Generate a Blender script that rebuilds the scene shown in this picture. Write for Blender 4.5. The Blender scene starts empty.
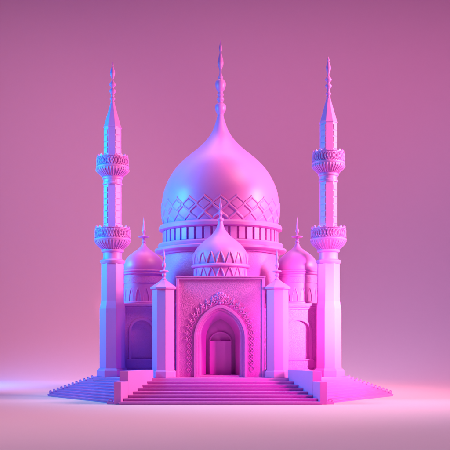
import bpy, bmesh, math, random
from mathutils import Vector, Matrix
PI = math.pi
random.seed(4)
S = bpy.context.scene
C = S.collection

# ------------------------------------------------------------ camera
H = 6.53                 # eye height; 900/d pixels per metre-unit at distance d (450 px picture)
cam_d = bpy.data.cameras.new("camera")
cam = bpy.data.objects.new("camera", cam_d); C.objects.link(cam)
cam.location = (0, -90, H); cam.rotation_euler = (math.radians(90), 0, 0)
cam_d.sensor_width = 36; cam_d.lens = 36 * 900 / 450
cam_d.shift_y = (335 - 225) / 450; cam_d.shift_x = (225 - 220.5) / 450
cam_d.clip_end = 1000
S.camera = cam

# ------------------------------------------------------------ world, lamps, exposure
w = bpy.data.worlds.new("World"); S.world = w; w.use_nodes = True
bg = w.node_tree.nodes["Background"]
bg.inputs[0].default_value = (0.30, 0.01, 0.80, 1); bg.inputs[1].default_value = 0.07
S.view_settings.view_transform = 'Standard'; S.view_settings.look = 'None'
S.view_settings.exposure = 0; S.view_settings.gamma = 1

def lamp(name, loc, target, size, watts, colour, spread=180, sy=None):
    l = bpy.data.lights.new(name, 'AREA'); l.energy = watts; l.color = colour
    l.shape = 'RECTANGLE'; l.size = size; l.size_y = sy or size; l.spread = math.radians(spread)
    o = bpy.data.objects.new(name, l); C.objects.link(o); o.location = loc
    o.rotation_euler = (Vector(target) - Vector(loc)).to_track_quat('-Z', 'Y').to_euler()
    return o
lamp("pink_key_lamp", (53, -9.5, 32), (5, 4, 19), 15, 17500, (1.0, 0.50, 0.52), 84)
lamp("magenta_fill_lamp", (54, -40, 14), (7, 0, 5), 6, 600, (1.0, 0.01, 0.46), 16)
lamp("right_accent_lamp", (38, -42, 18), (12, 2, 9), 5, 2300, (1.0, 0.30, 0.62), 18)
lamp("high_pink_lamp", (36, -10, 68), (6, 8, 23), 26, 1800, (1.0, 0.46, 0.46), 22)
lamp("blue_side_lamp", (-38, -3, 27), (-3, 7, 16), 17, 9400, (0.0, 0.60, 1.0), 80)
lamp("blue_floor_lamp", (-46, 13, 16), (-36, 25, 0), 18, 4600, (0.0, 0.34, 1.0), 62)
lamp("overhead_lamp", (8, 34, 78), (8, 26, 0), 70, 6500, (1.0, 0.62, 0.80), 62, 24)
lamp("front_floor_lamp", (0, 0, 62), (0, -38, 0), 90, 8000, (1.0, 0.70, 0.86), 62, 26)
lamp("backdrop_lamp", (12, 22, 66), (12, 66, 8), 130, 20500, (1.0, 0.37, 0.70), 150, 8)

# ------------------------------------------------------------ materials
def mat(name, col, rough=0.38, bump=None, spec=0.5, vary=0.03):
    m = bpy.data.materials.new(name); m.use_nodes = True
    nt = m.node_tree; N = nt.nodes; L = nt.links
    b = N["Principled BSDF"]; b.inputs["Roughness"].default_value = rough
    b.inputs["Specular IOR Level"].default_value = spec
    tc = N.new("ShaderNodeTexCoord")
    no = N.new("ShaderNodeTexNoise"); no.inputs["Scale"].default_value = 0.9; no.inputs["Detail"].default_value = 6
    L.new(tc.outputs["Object"], no.inputs["Vector"])
    mx = N.new("ShaderNodeMix"); mx.data_type = 'RGBA'
    mx.inputs[6].default_value = (*[c * (1 - vary) for c in col], 1)
    mx.inputs[7].default_value = (*[min(1, c * (1 + vary)) for c in col], 1)
    L.new(no.outputs["Fac"], mx.inputs[0]); L.new(mx.outputs[2], b.inputs["Base Color"])
    bp = N.new("ShaderNodeBump")
    if bump:
        # arabesque: scrolling vine lines from distorted rings
        n2 = N.new("ShaderNodeTexNoise"); n2.inputs["Scale"].default_value = 1.8; n2.inputs["Detail"].default_value = 1
        L.new(tc.outputs["Object"], n2.inputs["Vector"])
        ad = N.new("ShaderNodeMixRGB"); ad.blend_type = 'ADD'; ad.inputs[0].default_value = 0.35
        L.new(tc.outputs["Object"], ad.inputs[1]); L.new(n2.outputs["Color"], ad.inputs[2])
        vo = N.new("ShaderNodeTexVoronoi"); vo.inputs["Scale"].default_value = bump
        vo.feature = 'F1'; L.new(ad.outputs[0], vo.inputs["Vector"])
        mu = N.new("ShaderNodeMath"); mu.operation = 'MULTIPLY'; mu.inputs[1].default_value = 15
        L.new(vo.outputs["Distance"], mu.inputs[0])
        si = N.new("ShaderNodeMath"); si.operation = 'SINE'; L.new(mu.outputs[0], si.inputs[0])
        L.new(si.outputs[0], bp.inputs["Height"])
        bp.inputs["Strength"].default_value = 0.3; bp.inputs["Distance"].default_value = 0.028
    else:
        n3 = N.new("ShaderNodeTexNoise"); n3.inputs["Scale"].default_value = 14; n3.inputs["Detail"].default_value = 3
        L.new(tc.outputs["Object"], n3.inputs["Vector"]); L.new(n3.outputs["Fac"], bp.inputs["Height"])
        bp.inputs["Strength"].default_value = 0.12; bp.inputs["Distance"].default_value = 0.03
    L.new(bp.outputs[0], b.inputs["Normal"])
    return m
COL = (0.72, 0.20, 0.72)
M = mat("painted_resin", COL, rough=0.48)
MD = mat("satin_dome_paint", COL, rough=0.42)
MC = mat("carved_resin", COL, rough=0.45, bump=3.8)
MW = mat("studio_backdrop_paper", (0.80, 0.60, 0.70), rough=0.75, spec=0.2, vary=0.01)

# ------------------------------------------------------------ mesh helpers
def build(name, bm, m, parent=None, smooth=False, bevel=0, loc=None, rotz=0, auto=None):
    bmesh.ops.recalc_face_normals(bm, faces=bm.faces)
    me = bpy.data.meshes.new(name); bm.to_mesh(me); bm.free()
    me.materials.append(m)
    if smooth:
        for p in me.polygons: p.use_smooth = True
        me.set_sharp_from_angle(angle=math.radians(auto or 35))
    o = bpy.data.objects.new(name, me); C.objects.link(o)
    if parent: o.parent = parent
    if loc: o.location = loc
    o.rotation_euler[2] = rotz
    if bevel:
        b = o.modifiers.new("bevel", 'BEVEL'); b.width = bevel; b.segments = 2; b.limit_method = 'ANGLE'
        b.angle_limit = math.radians(35)
        b.harden_normals = False
    return o
def BM(): return bmesh.new()

def prism(bm, pts, z0, z1):
    """polygon in XY pulled from z0 to z1"""
    a = [bm.verts.new((x, y, z0)) for x, y in pts]; b = [bm.verts.new((x, y, z1)) for x, y in pts]
    n = len(pts)
    bm.faces.new(a); bm.faces.new(b)
    for i in range(n): bm.faces.new((a[i], a[(i+1) % n], b[(i+1) % n], b[i]))
def slab(bm, pts, y0, y1):
    """polygon in XZ pulled from y0 to y1"""
    a = [bm.verts.new((x, y0, z)) for x, z in pts]; b = [bm.verts.new((x, y1, z)) for x, z in pts]
    n = len(pts)
    bm.faces.new(a); bm.faces.new(b)
    for i in range(n): bm.faces.new((a[i], a[(i+1) % n], b[(i+1) % n], b[i]))
def box(bm, x0, x1, y0, y1, z0, z1): prism(bm, [(x0, y0), (x1, y0), (x1, y1), (x0, y1)], z0, z1)
def box_m(bm, mtx, sx, sy, sz):
    r = bmesh.ops.create_cube(bm, size=1); 
    bmesh.ops.transform(bm, matrix=mtx @ Matrix.Diagonal((sx, sy, sz, 1)), verts=r['verts'])

def lathe(bm, prof, n=96, phase=0.0):
    """prof: (r, z) from bottom to top or top to bottom"""
    rings = []
    for r, z in prof:
        if r < 1e-4: rings.append([bm.verts.new((0, 0, z))]); continue
        rings.append([bm.verts.new((r*math.cos(phase+2*PI*i/n), r*math.sin(phase+2*PI*i/n), z)) for i in range(n)])
    for a, b in zip(rings, rings[1:]):
        for i in range(n):
            j = (i+1) % n
            if len(a) == 1: bm.faces.new((a[0], b[j], b[i]))
            elif len(b) == 1: bm.faces.new((a[i], a[j], b[0]))
            else: bm.faces.new((a[i], a[j], b[j], b[i]))
    for r in (rings[0], rings[-1]):
        if len(r) > 1: bm.faces.new(r)

def spline(pts, sub=8):
    """Catmull-Rom through the profile points"""
    out = []
    P = [pts[0]] + list(pts) + [pts[-1]]
    for i in range(1, len(P)-2):
        p0, p1, p2, p3 = P[i-1], P[i], P[i+1], P[i+2]
        for s in range(sub):
            t = s/sub
            out.append(tuple(max(0.0 if k == 0 else -1e9, 0.5*(2*p1[k] + (p2[k]-p0[k])*t + (2*p0[k]-5*p1[k]+4*p2[k]-p3[k])*t*t
                       + (-p0[k]+3*p1[k]-3*p2[k]+p3[k])*t**3)) for k in (0, 1)))
    out.append(pts[-1]); return out

def px(Y):                        # metres per photo pixel at depth Y, used to read the proportions
    return (90 + Y) / 900
def prof(Y, lst, add=0):          # (half-width px, height px) pairs -> (r, z), z relative to eye height
    k = px(Y); return [(r*k, H + (335 - y)*k) for r, y in lst]

def tube(bm, pts, r, n=8, closed=False):
    pts = [Vector(p) for p in pts]; rings = []
    N = len(pts)
    for i, p in enumerate(pts):
        if closed: t = pts[(i+1) % N] - pts[i-1]
        else: t = pts[min(i+1, N-1)] - pts[max(i-1, 0)]
        t.normalize()
        up = Vector((0, 1, 0)) if abs(t.y) < .9 else Vector((1, 0, 0))
        u = t.cross(up).normalized(); v = t.cross(u)
        rings.append([bm.verts.new(p + r*(math.cos(2*PI*k/n)*u + math.sin(2*PI*k/n)*v)) for k in range(n)])
    m = N if closed else N-1
    for i in range(m):
        a, b = rings[i], rings[(i+1) % N]
        for k in range(n): bm.faces.new((a[k], a[(k+1) % n], b[(k+1) % n], b[k]))
    if not closed: bm.faces.new(rings[0]); bm.faces.new(rings[-1])

def arch(w, zs, za, zb=None, cx=0, n=20):
    """pointed two-centred arch outline, left foot -> apex -> right foot"""
    h = za - zs; 
    h = max(h, w*1.001)
    R = (w*w + h*h)/(2*w); c = w - R                      # centre of right-hand arc at x=c
    pts = []
    a1 = math.atan2(h, -c)
    right = [(c + R*math.cos(a1*i/n), zs + (za-zs)/h*R*math.sin(a1*i/n)) for i in range(n+1)]   # spring -> apex
    left = [(-x, z) for x, z in right]
    pts = left + right[::-1][1:]
    if zb is not None: pts = [(-w, zb)] + pts + [(w, zb)]
    return [(x+cx, z) for x, z in pts]

def relief_shell(bm, rz, z0, z1, n, nv, f, per):
    """skin over a surface of revolution with real relief; f(u, v) height, u in periods"""
    rings = []
    for j in range(nv+1):
        v = j/nv; z = z0 + (z1-z0)*v; r = rz(z)
        dr = (rz(z+.02)-rz(z-.02))/.04; L = math.hypot(1, dr); nr, nz = 1/L, -dr/L
        ring = []
        for i in range(n):
            th = 2*PI*i/n; h = f(i/n*per, v)
            ring.append(bm.verts.new(((r+nr*h)*math.cos(th), (r+nr*h)*math.sin(th), z+nz*h)))
        rings.append(ring)
    for a, b in zip(rings, rings[1:]):
        for i in range(n): bm.faces.new((a[i], a[(i+1) % n], b[(i+1) % n], b[i]))
def interp(pr):
    s = sorted(pr, key=lambda p: p[1])
    def g(z):
        if z <= s[0][1]: return s[0][0]
        for a, b in zip(s, s[1:]):
            if z <= b[1]:
                t = (z-a[1])/max(1e-9, b[1]-a[1]); return a[0]+(b[0]-a[0])*t
        return s[-1][0]
    return g
def sst(a, b, x):
    t = min(1, max(0, (x-a)/(b-a))); return t*t*(3-2*t)

# ------------------------------------------------------------ the setting: studio sweep
bm = BM()
path = [(-160, 0), (-60, 0), (0, 0), (30, 0)]
R = 26; yb = 66
for i in range(25):
    a = PI/2*i/24; path.append((yb - R + R*math.sin(a), R - R*math.cos(a)))
path += [(yb, 60), (yb, 110)]
prev = None
for y, z in path:
    cur = [bm.verts.new((x, y, z)) for x in (-140, -70, 0, 70, 140)]
    if prev:
        for i in range(4): bm.faces.new((prev[i], prev[i+1], cur[i+1], cur[i]))
    prev = cur
for f in bm.faces: f.normal_update()
g = build("studio_floor", bm, MW, smooth=True)
g["kind"] = "structure"

# ------------------------------------------------------------ the mosque
mosque = bpy.data.objects.new("mosque", None); C.objects.link(mosque)
mosque["label"] = "pink and violet onion domed mosque model with arched portal and wide steps, between two minarets"
mosque["category"] = "mosque"
PZ = 2.28                                   # platform height

bm = BM()
prism(bm, [(-13.0, 1.9), (-8.75, -0.6), (-7.3, -1.3), (7.3, -1.3), (8.75, -0.6), (13.0, 1.9), (13.3, 23), (-13.3, 23)], 0, PZ)
platform = build("platform", bm, M, mosque, bevel=0.04)

def stairs(name, e0, e1, ztop, n, parent):
    """stepped solid between edge e0 (top, (A,B)) and e1 (bottom)"""
    bm = BM()
    A = [Vector(e0[0]).lerp(Vector(e1[0]), i/n) for i in range(n+1)]
    B = [Vector(e0[1]).lerp(Vector(e1[1]), i/n) for i in range(n+1)]
    zs = [ztop*(1 - i/(n+1)) - (0 if i else 0) for i in range(n+1)]
    for i in range(n):
        z = ztop*(1 - (i+1)/(n+1))
        a0, a1, b0, b1 = A[i], A[i+1], B[i], B[i+1]
        nose = .07
        da = (a1-a0).normalized()*nose; db = (b1-b0).normalized()*nose
        # body and the projecting tread
        prism(bm, [tuple(a0), tuple(a1), tuple(b1), tuple(b0)], 0, z-.10)
        sh = (b0-a0).normalized()*.004
        prism(bm, [tuple(a0-sh), tuple(a1+da-sh), tuple(b1+db+sh), tuple(b0+sh)], z-.10, z)
    return build(name, bm, M, parent, bevel=0.012)
fs = stairs("front_staircase", ((-6.75, -1.3), (6.75, -1.3)), ((-9.5, -5.9), (9.5, -5.9)), PZ, 7, mosque)
for s in (-1, 1):
    bm = BM()
    prism(bm, [(s*6.62, -1.1), (s*8.75, -4.6), (s*9.60, -4.6), (s*7.6, -1.1)], 0, 3.10)
    build("cheek_wall", bm, M, fs, bevel=0.03)
    bm = BM()
    prism(bm, [(s*8.76, -4.603), (s*9.34, -5.55), (s*10.0, -5.55), (s*9.61, -4.603)], 0, 2.12)
    build("end_block", bm, M, fs, bevel=0.03)
    bm = BM()
    prism(bm, [(s*10.02, -5.45), (s*10.02, -4.9), (s*10.7, -4.75), (s*10.7, -5.3)], 0, .26)
    tube(bm, [(s*(10.35+.2*math.cos(t/10*2*PI)), -5.15, .33+.13*math.sin(t/10*2*PI)) for t in range(10)], .07, closed=True)
    build("foot_scroll", bm, M, fs, bevel=0.02)
    ss = stairs("side_staircase", ((s*8.75, -0.6), (s*13.0, 1.9)), ((s*9.98, -4.5), (s*18.4, 6.0)), PZ, 8, mosque)
    bm = BM()                                 # sloping kerb down the outer edge
    P0 = Vector((13.02, 1.93, PZ-.25)); P1 = Vector((18.43, 6.04, .12)); dn = Vector((.8, -.6, 0)).normalized()*-.0
    side = Vector((4.1, -5.4, 0)).normalized()*-.36
    vs = []
    for p in (P0, P1):
        for q in (p, p+side*-1*-1):
            vs.append([bm.verts.new((s*q.x, q.y, 0)), bm.verts.new((s*q.x, q.y, q.z+.04))])
    a, b, c, d = vs
    for f in ((a[0], b[0], b[1], a[1]), (c[0], d[0], d[1], c[1]), (a[0], a[1], c[1], c[0]), (b[0], b[1], d[1], d[0]), (a[1], b[1], d[1], c[1]), (a[0], b[0], d[0], c[0])):
        bm.faces.new(f)
    build("kerb", bm, M, ss)
    for k in range(12):
        t = (k+.4)/12
        p = P0.lerp(P1, t) + side*.5
        bm = BM()
        r = bmesh.ops.create_uvsphere(bm, u_segments=16, v_segments=10, radius=1)
        bmesh.ops.transform(bm, matrix=Matrix.Diagonal((.27, .17, .24, 1)), verts=r['verts'])
        r = bmesh.ops.create_uvsphere(bm, u_segments=14, v_segments=9, radius=.13)
        bmesh.ops.translate(bm, vec=(.12, 0, .2), verts=r['verts'])
        build("edge_stone", bm, M, ss, smooth=True, loc=(s*p.x, p.y, p.z+.12), rotz=(.65 if s > 0 else PI-.65))

# body of the building
bm = BM()
box(bm, -7, 7, 5.2, 21, PZ, 9.7)
body = build("main_hall", bm, MC, mosque, bevel=0.03)

# --- wings with blind arches
def wing(s):
    k = px(3.2)
    zs = H + (335-303)*k
    xi, xo, cx = 4.4, 10.75, 8.15
    bm = BM(); box(bm, *sorted((s*xi, s*xo)), 3.62, 20, PZ, zs-.32)
    wg = build("wing", bm, MC, mosque)
    # front skin: below the niche, then a hooped panel round it
    bm = BM()
    zb = 4.05; a = arch(1.12, 6.95, 8.05, zb, cx=s*cx)
    x0, x1 = sorted((s*6.3, s*10.4))
    box(bm, x0, x1, 3.36, 3.615, PZ+.75, zb)
    slab(bm, [(x0, zb), (x0, zs-.62), (x1, zs-.62), (x1, zb)] + a[::-1], 3.36, 3.615)
    build("wall_panel", bm, MC, wg)
    bm = BM()                                # arch moulding
    o_ = arch(1.34, 6.95, 8.32, zb+.002, cx=s*cx); i_ = arch(1.10, 6.95, 8.03, zb+.002, cx=s*cx)
    slab(bm, o_ + i_[::-1], 3.25, 3.55)
    box(bm, s*cx-1.5, s*cx+1.5, 3.2, 3.5, zb-.16, zb-.001)
    build("niche_moulding", bm, M, wg, bevel=.03)
    bm = BM()                                # frame
    f0, f1 = sorted((s*6.3, s*10.4))
    slab(bm, [(f0-.18, PZ+.75), (f0-.18, zs-.44), (f1+.18, zs-.44), (f1+.18, PZ+.75), (f1-.05, PZ+.75), (f1-.05, zs-.66), (f0+.05, zs-.66), (f0+.05, PZ+.75)], 3.22, 3.61)
    build("panel_frame", bm, M, wg, bevel=.025)
    bm = BM(); box(bm, *sorted((s*4.5, s*10.9)), 3.12, 3.6, PZ, PZ+.74)
    build("base_course", bm, M, wg, bevel=.04)
    bm = BM(); box(bm, *sorted((s*4.5, s*11.0)), 3.0, 20.3, zs-.33, zs-.03)
    box(bm, *sorted((s*4.52, s*10.9)), 3.12, 20.2, zs-.46, zs-.332)
    build("roof_slab", bm, M, wg, bevel=.05)
    return zs
for s in (-1, 1): ZW = wing(s)

# --- main drum and dome
DY = 13
def at(o, x, y): o.location = (x, y, 0); return o
bm = BM(); k = px(DY)
lathe(bm, [(56.5*k, 8.5)] + prof(DY, [(56.5, 252.5)]), 160)
drum = at(build("drum", bm, MC, mosque, smooth=True), 0, DY)
bm = BM()
lathe(bm, prof(DY, [(56, 256), (59, 255.8), (60, 254.6), (64, 253.8), (65.6, 252.4), (65.6, 250.4), (63.4, 249.6), (61.8, 249), (62.2, 247.8), (62.6, 246.6), (61.8, 245), (58.5, 244.4), (55.8, 244.2), (55.8, 232.8), (59, 232.4), (61.3, 231.4), (61.6, 229), (60.6, 227), (57, 226.2)]), 180)
co = build("cornice", bm, M, drum, smooth=True, auto=30)
for i in range(44):
    th = 2*PI*(i+.5)/44
    bm = BM()
    box_m(bm, Matrix.Rotation(th, 4, 'Z') @ Matrix.Translation((57*k, 0, H+(335-238.5)*k)), 1.5*k, 5.9*k, 11.3*k)
    build("gallery_post", bm, M, drum, bevel=.02)
dome_px = [(55.6, 226.6), (57.3, 221.5), (58.3, 214.5), (58.4, 206.5), (57.6, 197), (55.5, 189), (51.6, 180), (46, 171), (39, 163), (31, 156), (23.5, 149.8), (16.5, 143), (11.2, 136.5), (7.6, 130), (5.0, 123), (3.4, 117.5), (2.8, 114)]
dp = spline(prof(DY, dome_px), 8)
bm = BM(); lathe(bm, dp, 200)
dome = at(build("dome", bm, MD, mosque, smooth=True), 0, DY)
rz = interp(dp)
def seg(u, v, au, av, bu, bv, asp):
    dx, dy = (bu-au)*asp, bv-av; px_, py = (u-au)*asp, v-av
    t = max(0, min(1, (px_*dx+py*dy)/(dx*dx+dy*dy))); return math.hypot(px_-t*dx, py-t*dy)
_c = {}
def lattice(u, v):
    """net of raised ogee ribs: upper leaves with raised fields, sunk lower leaves"""
    u = round(u - math.floor(u), 5) % 1.0; key = (u, round(v, 5))
    if key in _c: return _c[key]
    vv = v*1.05; asp = 0.64; best = 9
    V = [0, 1/3, 2/3, 1]
    for j in range(3):
        for kx in (-1, -.5, 0, .5, 1, 1.5, 2):
            if (abs(kx*2) % 2 < .5) == (j % 2 == 1):
                for d in (-.5, .5):
                    pp = None
                    for q in range(7):
                        t = q/6; e = .15*t + .85*t*t*(3-2*t)
                        cur = (kx+d*e, V[j]+(V[j+1]-V[j])*t)
                        if pp: best = min(best, seg(u, vv, pp[0], pp[1], cur[0], cur[1], asp))
                        pp = cur
    rib = 1 - sst(.022, .046, best)
    h = .09*rib
    t = min(u, 1-u)/.5                                # 0 at the leaf axis
    # inverse of the ogee ease, to find the leaf outline height at this u
    lo, hi = 0, 1
    for _ in range(18):
        m_ = (lo+hi)/2
        if .15*m_+.85*m_*m_*(3-2*m_) < t: lo = m_
        else: hi = m_
    env = 2/3 + (1-lo)/3
    sunk = sst(.0, .03, vv-env-.035)
    mid = 1/3 + lo/3; base = (1-lo)/3
    inner = sst(.055, .085, best)
    if vv > env: f_ = 0
    elif vv > mid: f_ = .07*inner
    elif vv > base: f_ = -.12*inner
    else: f_ = .03*inner
    r_ = .02 + max(h, 0) + (f_ if h < .01 else 0) - .12*sunk
    _c[key] = r_
    return r_
zA = H+12.45; zB = H+15.15
bm = BM(); relief_shell(bm, rz, zA, zB, 24*44, 84, lattice, 24)
build("lattice_band", bm, M, dome, smooth=True, auto=60)
def finial(parent, Y, pts, x=0, mat_=MD, n=32):
    bm = BM(); lathe(bm, spline(prof(Y, pts), 5), n)
    return build("finial", bm, mat_, parent, smooth=True, auto=50)
finial(dome, DY, [(2.9, 115), (3.6, 113.4), (4.9, 111), (5.5, 108), (5.0, 105), (2.9, 103), (2.4, 101.8), (3.6, 99.8), (3.2, 98), (2.3, 96.6), (3.3, 94.8), (2.4, 92.8), (2.8, 91.5), (4.3, 89), (5.2, 85.5), (4.9, 82), (3, 79.6), (2.2, 78.8), (2.6, 77.4), (1.6, 75.6), (1.0, 72.5), (1.3, 69), (2.7, 65.5), (3.0, 62), (2.3, 58.5), (1.2, 54), (.9, 52), (1.5, 49.5), (1.3, 46.5), (.6, 43.5), (0, 39.5)])

# --- front small dome over the portal
FY = 3.3; k = px(FY)
fd = [(26.8, 266), (27.6, 261), (27.2, 256), (25.3, 251), (21.6, 246), (16.2, 241), (10.6, 236.5), (6.4, 232), (4.0, 228), (2.8, 224), (2.3, 221)]
dpp = spline(prof(FY, fd), 8)
bm = BM(); lathe(bm, dpp, 120)
fdome = at(build("portal_dome", bm, MD, mosque, smooth=True), 0, FY)
def leaf(u, v):
    u = abs((u % 1) - .5)*2             # 0 centre .. 1 edge
    wv = (1-v)**.75 * .92 if v > .0 else .92
    d = wv - u
    rim = sst(-.14, -.04, d) * (1-sst(.10, .2, d)) if v < .97 else 0
    return .012 + .07*rim - .05*sst(.12, .2, d)
rz2 = interp(dpp)
bm = BM(); relief_shell(bm, lambda z: rz2(z)+.03, H+(335-265)*k, H+(335-253.5)*k, 18*30, 36, leaf, 18)
build("leaf_band", bm, M, fdome, smooth=True, auto=60)
bm = BM(); lathe(bm, [(26*k, 11.8)]+prof(FY, [(26, 268.2)]), 120)
build("neck", bm, M, fdome, smooth=True)
bm = BM(); relief_shell(bm, lambda z: 26.2*k, H+(335-279)*k, H+(335-268.6)*k, 18*30, 36, leaf, 18)
build("leaf_band", bm, M, fdome, smooth=True, auto=60)
bm = BM(); lathe(bm, spline(prof(FY, [(25.8, 268.6), (28.4, 268.2), (29.2, 266.8), (28.4, 265.2), (26, 264.6)]), 4), 120)
build("ring_moulding", bm, M, fdome, smooth=True)
finial(fdome, FY, [(2.3, 222), (3.1, 220.5), (3.2, 219), (1.6, 217.4), (1.2, 216), (2.2, 214), (1.1, 211.8), (.9, 209), (1.4, 206), (.8, 202.5), (0, 197)])

# --- side domes
SY = 6.2
def blind(u, v):
    u = abs((u % 1)-.5)*2
    wv = .62*(1 - max(0, (v-.35)/.6)**1.6) if v < .95 else -1
    d = wv-u
    return .02 - .12*sst(0, .12, d) + .03*(sst(-.2, -.1, d)*(1-sst(-.04, .02, d)))
for s in (-1, 1):
    k = px(SY)
    sd = [(20, 272), (20.6, 268.5), (20.2, 265), (18.6, 261), (15.8, 257.2), (12.0, 253.8), (7.8, 250.8), (4.6, 248.2), (2.8, 246), (2.0, 244)]
    bm = BM(); lathe(bm, spline(prof(SY, sd), 6), 100)
    sdm = at(build("side_dome", bm, MD, mosque, smooth=True), s*8.2, SY)
    bm = BM(); lathe(bm, [(19.4*k, ZW-.1)]+prof(SY, [(19.4, 274)]), 100)
    build("neck", bm, M, sdm, smooth=True)
    bm = BM(); lathe(bm, spline(prof(SY, [(19.2, 275.4), (21, 275), (21.3, 274), (20.6, 273.2), (21.6, 272.6), (21.9, 271.6), (21, 270.8), (19.4, 270.6)]), 4), 100)
    build("ring_moulding", bm, M, sdm, smooth=True)
    bm = BM(); lathe(bm, prof(SY, [(19.2, 284), (20.2, 283.6), (20.2, 278), (19.2, 277.6)]), 100)
    build("carved_band", bm, MC, sdm, smooth=True)
    bm = BM(); relief_shell(bm, lambda z: 19.6*k, ZW-.05, H+(335-288)*k, 16*32, 34, blind, 16)
    build("blind_arcade", bm, M, sdm, smooth=True, auto=60)
    bm = BM(); lathe(bm, [(19.5*k, ZW-.03), (21.3*k, ZW-.03), (21.3*k, ZW+.14), (20.4*k, ZW+.22), (19.5*k, ZW+.22)], 100)
    build("base_ring", bm, M, sdm, smooth=True)
    finial(sdm, SY, [(2.0, 245), (1.4, 243.6), (2.2, 242), (1.2, 240.4), (1.7, 239), (1.1, 238.2), (4.6, 237.6), (5.6, 236.8), (4.6, 236), (1.2, 235.4), (1, 233.4), (1.8, 231), (1.1, 228.4), (.8, 224), (0, 216.5)])

# --- octagonal turrets beside the portal
for s in (-1, 1):
    TY = .15; k = px(TY); X = s*5.66
    ph = PI/8 + (-.20 if s < 0 else .12)
    c8 = 1/math.cos(PI/8)
    bm = BM(); lathe(bm, [(1.08*c8, PZ+.7), (1.08*c8, H+(335-289)*k)], 8, ph)
    tu = at(build("turret", bm, M, mosque, bevel=.025), X, TY)
    bm = BM(); lathe(bm, [(1.24*c8, PZ), (1.24*c8, PZ+.62), (1.1*c8, PZ+.78)], 8, ph)
    build("plinth", bm, M, tu, bevel=.03)
    bm = BM(); lathe(bm, [(1.1*c8, H+(335-289.8)*k), (1.26*c8, H+(335-289.2)*k), (1.28*c8, H+(335-287.4)*k), (.22, H+(335-279.8)*k), (.1, H+(335-279.2)*k)], 8, ph)
    build("cap", bm, M, tu, bevel=.02)
    finial(tu, TY, [(2.3, 280.6), (2.5, 279.4), (1.5, 278.2), (1.3, 277), (2.1, 275.4), (1.9, 274), (1.1, 273), (3.6, 272.3), (4.6, 271.3), (3.6, 270.4), (1.1, 269.8), (1.0, 268), (2.0, 265.8), (1.6, 263.6), (.9, 262), (.8, 260.4), (1.4, 257.8), (.8, 254), (0, 248.5)], mat_=M)

# --- portal
PT = H + (335-277.5)*.1
bm = BM()
box(bm, -4.25, 4.25, 2.75, 6.6, PZ, PT-.1)
box(bm, -4.25, -2.66, .42, 2.75, PZ, PT-.1); box(bm, 2.66, 4.25, .42, 2.75, PZ, PT-.1)
portal = build("portal", bm, M, mosque)
bm = BM()
slab(bm, [(-4.28, PZ), (-4.28, PT-.12), (4.28, PT-.12), (4.28, PZ)] + arch(2.60, 6.2, 9.5, PZ)[::-1], 0, .42)
build("facade_panel", bm, MC, portal)
bm = BM()
slab(bm, [(-4.42, PZ), (-4.42, PT), (4.42, PT), (4.42, PZ), (4.14, PZ), (4.14, PT-.22), (-4.14, PT-.22), (-4.14, PZ)], -.16, .5)
box(bm, -4.5, 4.5, -.2, 6.7, PT+.003, PT+.12)
build("facade_frame", bm, M, portal, bevel=.03)
for (wo, zo, wi, zi, y0, y1) in ((2.66, 9.58, 2.40, 9.24, -.26, .5), (2.40, 9.24, 2.24, 9.03, -.08, .7), (2.24, 9.03, 2.06, 8.82, .16, .9)):
    bm = BM()
    slab(bm, arch(wo, 6.2, zo, PZ+.012) + arch(wi-.001, 6.2, zi, PZ+.012)[::-1], y0, y1)
    build("arch_moulding", bm, M, portal, bevel=.035)
bm = BM()                                     # splayed reveal, a thick shell
A = arch(2.06, 6.2, 8.82, PZ+.01); B = arch(1.50, 6.1, 8.15, PZ+.01); A2 = arch(2.66, 6.2, 9.3, PZ+.01)
va = [bm.verts.new((x, .5, z)) for x, z in A]; vb = [bm.verts.new((x, 2.5, z)) for x, z in B]; vc = [bm.verts.new((x, 2.6, z)) for x, z in A2]
vd = [bm.verts.new((x, .55, z)) for x, z in A2]
for P_, Q_ in ((va, vb), (vb, vc), (vc, vd), (vd, va)):
    for i in range(len(A)-1): bm.faces.new((P_[i], P_[i+1], Q_[i+1], Q_[i]))
build("arch_reveal", bm, M, portal, smooth=True, auto=40)
bm = BM(); box(bm, -2.1, 2.1, .2, 2.72, PZ+.005, PZ+.2)
build("threshold", bm, M, portal, bevel=.03)
bm = BM(); slab(bm, arch(1.22, 5.65, 6.88, PZ+.2) + arch(1.06, 5.65, 6.70, PZ+.2)[::-1], 2.5, 2.8)
build("door_arch", bm, M, portal, bevel=.03)
bm = BM(); box(bm, -1.10, 1.10, 2.15, 2.74, PZ+.2, 5.93)
build("door", bm, M, portal, bevel=.03)

# ornament round the arch: two interlaced scroll strands with leaves
path_o = arch(3.12, 6.2, 10.0, PZ+.5, n=60)
pv = [Vector((x, 0, z)) for x, z in path_o]
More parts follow.
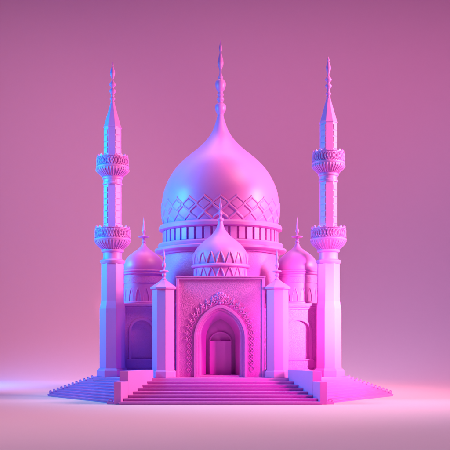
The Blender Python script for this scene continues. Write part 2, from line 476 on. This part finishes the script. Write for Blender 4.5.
# densify feet
def resample(p, step):
    out = [p[0].copy()]; acc = 0
    for a, b in zip(p, p[1:]):
        d = (b-a).length; t = step-acc
        while t <= d: out.append(a.lerp(b, t/d)); t += step
        acc = (acc + d) % step
    return out
rs = resample(pv, .05); L = len(rs)
per = 12.0
def nrm(i):
    t = (rs[min(i+2, L-1)]-rs[max(i-2, 0)]).normalized(); return Vector((-t.z, 0, t.x))
bm = BM()
for sg in (-1, 1):
    tube(bm, [rs[i]+nrm(i)*(.22*sg*math.sin(i/per*PI)) + Vector((0, -.03-.03*sg*math.cos(i/per*PI), 0)) for i in range(L)], .058, 7)
build("scroll_border", bm, M, portal, smooth=True, auto=80)
nl = int((L-6)/per)
for q in range(nl):
    i = int((q+.5)*per); p = rs[i]; n_ = nrm(i)
    bm = BM()
    hub = Matrix.Diagonal((.11, .10, .11, 1))
    r = bmesh.ops.create_uvsphere(bm, u_segments=12, v_segments=8, radius=1)
    bmesh.ops.transform(bm, matrix=hub, verts=r['verts'])
    ang = math.atan2(n_.z, n_.x); big = p.z > 5.6
    for da, ln in ((0, .27 if big else .12), (-.8, .18 if big else .09), (.8, .18 if big else .09)):
        r = bmesh.ops.create_uvsphere(bm, u_segments=12, v_segments=8, radius=1)
        m_ = Matrix.Translation(n_*(.16 if big else .12)) @ Matrix.Rotation(-(ang+da), 4, 'Y') @ Matrix.Translation((ln*.8, 0, 0)) @ Matrix.Diagonal((ln, .08, .085, 1))
        bmesh.ops.transform(bm, matrix=m_, verts=r['verts'])
    build("leaf", bm, M, portal, smooth=True, auto=80, loc=(p.x, -.03, p.z))
bm = BM()                                     # round boss above the apex
r = bmesh.ops.create_uvsphere(bm, u_segments=32, v_segments=18, radius=1)
bmesh.ops.transform(bm, matrix=Matrix.Translation((0, -.02, 10.22)) @ Matrix.Diagonal((.54, .13, .52, 1)), verts=r['verts'])
tube(bm, [(.40*(1-t/70)*math.cos(t*.22), -.10-.09*(t/70), 10.22+.40*(1-t/70)*math.sin(t*.22)) for t in range(60)], .05, 7)
for sg in (-1, 1):
    tube(bm, [(sg*(.5+.32*math.sin(t/14*PI)), -.05, 9.9+.03*t-.25*math.cos(t/14*PI)*.2) for t in range(15)], .07, 7)
for q in range(11):                           # scalloped rim
    a_ = 2*PI*q/11
    r = bmesh.ops.create_uvsphere(bm, u_segments=12, v_segments=8, radius=.13)
    bmesh.ops.translate(bm, vec=(.52*math.cos(a_), -.02, 10.22+.50*math.sin(a_)), verts=r['verts'])
build("medallion", bm, M, portal, smooth=True, auto=80)

# --- minarets
MY = 2.6
def minaret_finial(m, s, pts):
    f = finial(m, MY, [(r, y if s < 0 else y-5) for r, y in pts]); f.location.z = -PZ
def minaret(s):
    k = px(MY); c8 = 1/math.cos(PI/8); ph = PI/8
    zz = lambda y: H+(335-y)*k
    X = s*11.1
    m = bpy.data.objects.new("minaret", None); C.objects.link(m); m.location = (X, MY, PZ)
    zz = lambda y: H+(335-(y if s < 0 else y-min(5, max(0, (222-y)*.075))))*k - PZ
    m["category"] = "minaret"; m["group"] = "minarets flanking the mosque"
    m["label"] = ("slender two balcony minaret on the violet blue side, left of the dome" if s < 0 else
                  "slender two balcony minaret on the bright pink side, right of the dome")
    bm = BM()
    lathe(bm, [(r*k*c8, zz(y)) for r, y in ((12.3, 372), (12.3, 309), (10.9, 301), (10.7, 262))], 8, ph)
    build("lower_shaft", bm, M, m, bevel=.03)
    bm = BM()
    lathe(bm, [(15*k*c8, .002), (15*k*c8, .62), (14.2*k*c8, .72), (12.6*k*c8, .86), (12*k, .9)], 8, ph)
    build("plinth", bm, M, m, bevel=.03)
    bm = BM()                                  # collar and neck
    lathe(bm, [(r*k, zz(y)) for r, y in ((10, 264.5), (11.4, 264), (12.6, 262), (12.6, 260.8), (11, 260), (9.6, 259.4), (9.4, 258), (9.4, 253), (10.8, 252.4), (11.2, 251), (10.4, 249.6), (9, 249))], 64)
    build("collar", bm, M, m, smooth=True)
    def balcony(y0, yb, ytop, R_, flute):
        """bowl from y0 (foot) to yb, parapet yb..ytop, merlons above"""
        bm = BM()
        pr = [(9.2, y0), (10.4, y0-.4), (12.0, y0-2), (14.4, y0-4), (16.4, y0-6.2), (R_, yb+1.6), (R_+.5, yb+.6), (R_+.5, yb-.4), (R_-.6, yb-1)]
        lathe(bm, [(r*k, zz(y)) for r, y in spline(pr, 3)], 72)
        b = build("balcony", bm, M, m, smooth=True, auto=50)
        bm = BM()
        for i in range(36):
            th = 2*PI*i/36
            tube(bm, [((r*k+.01)*math.cos(th), (r*k+.01)*math.sin(th), zz(y)) for r, y in pr[1:6]], .042, 6)
        build("bowl_ribs", bm, M, b, smooth=True, auto=80) if flute else bm.free()
        bm = BM()
        lathe(bm, [(r*k, zz(y)) for r, y in ((9, yb-1), (R_-1, yb-1), (R_-1, ytop+1), (R_-.2, ytop+.8), (R_-.1, ytop), (R_-2.6, ytop), (R_-2.6, yb-2.2), (9, yb-2.2))], 16, PI/16)
        p = build("parapet", bm, MC, b, bevel=.02)
        n = 18
        for i in range(n):
            th = 2*PI*i/n + PI/n
            bm = BM()
            z0 = zz(ytop+.2); a_ = .15; h_ = 1.5*k
            slab(bm, [(-a_, 0), (a_, 0), (a_, h_*.55), (.05, h_), (0, h_*1.45), (-.05, h_), (-a_, h_*.55)], -.07, .07)
            build("merlon", bm, M, b, loc=((R_-1.1)*k*math.cos(th), (R_-1.1)*k*math.sin(th), z0), rotz=th+PI/2)
        bm = BM()
        for sg in (-1, 1):
            tube(bm, [((R_-.25)*k*math.cos(2*PI*t/180), (R_-.25)*k*math.sin(2*PI*t/180),
                       zz((yb+ytop)/2)+sg*.36*(yb-ytop)*k*math.sin(2*PI*t/180*n/1)) for t in range(180)], .034, 6, closed=True)
        build("lattice_rail", bm, M, b, smooth=True, auto=80)
    # lower balcony
    balcony(250, 239.5, 228.5, 17.6, True)
    bm = BM(); lathe(bm, [(8.6*k*c8, zz(240)), (8.5*k*c8, zz(181))], 8, ph)
    build("middle_shaft", bm, M, m, bevel=.025)
    bm = BM()
    lathe(bm, [(r*k, zz(y)) for r, y in ((8.9, 185.6), (9.7, 185), (9.7, 183.6), (9, 183), (9.1, 180), (10, 179.4), (10.2, 178), (9.4, 176.6), (8.6, 176))], 64)
    build("collar", bm, M, m, smooth=True)
    balcony(177, 167.5, 157.5, 16.0, True)
    bm = BM(); lathe(bm, [(8.5*k*c8, zz(168)), (8.3*k*c8, zz(128.4))], 8, ph)
    build("upper_shaft", bm, M, m, bevel=.025)
    bm = BM()
    lathe(bm, [(8.35*k*c8, zz(128.8)), (8.8*k*c8, zz(128.4)), (8.8*k*c8, zz(127.6)), (8.3*k*c8, zz(127.0)), (2.1*k, zz(103.4)), (1.2*k, zz(102))], 8, ph)
    build("spire", bm, M, m, bevel=.02)
    # raised tiles up the slanting faces of both shafts
    for (ya, yb_, rr) in ((224.5, 187.5, 8.52), (155, 130.5, 8.35)):
        n = max(1, round((ya-yb_)/6.3)); hgt = (ya-yb_)/n
        for fc in (-3*PI/4, -PI/4, PI/4, 3*PI/4):
            bm = BM()
            for j in range(n):
                zc = zz(ya-(j+.5)*hgt)
                box_m(bm, Matrix.Rotation(fc, 4, 'Z') @ Matrix.Translation((rr*k+.015, 0, zc)), .09, .58, (hgt-.9)*k)
            build("tile_strip", bm, M, m, bevel=.015)
    minaret_finial(m, s, [(1.7, 103.2), (2.1, 102), (1.4, 100.8), (2.7, 99.2), (2.2, 97.8), (1.4, 96.8), (1.9, 95.6), (1.5, 94.4), (3.1, 92), (3.0, 90.2), (1.5, 88.4), (1.4, 87.4), (3.3, 85), (2.4, 83), (1.1, 81), (.9, 78.8), (2.0, 76), (2.5, 72.8), (1.7, 69.4), (.8, 66.5), (1.0, 64.8), (0, 61.5)])
for s in (-1, 1): minaret(s)
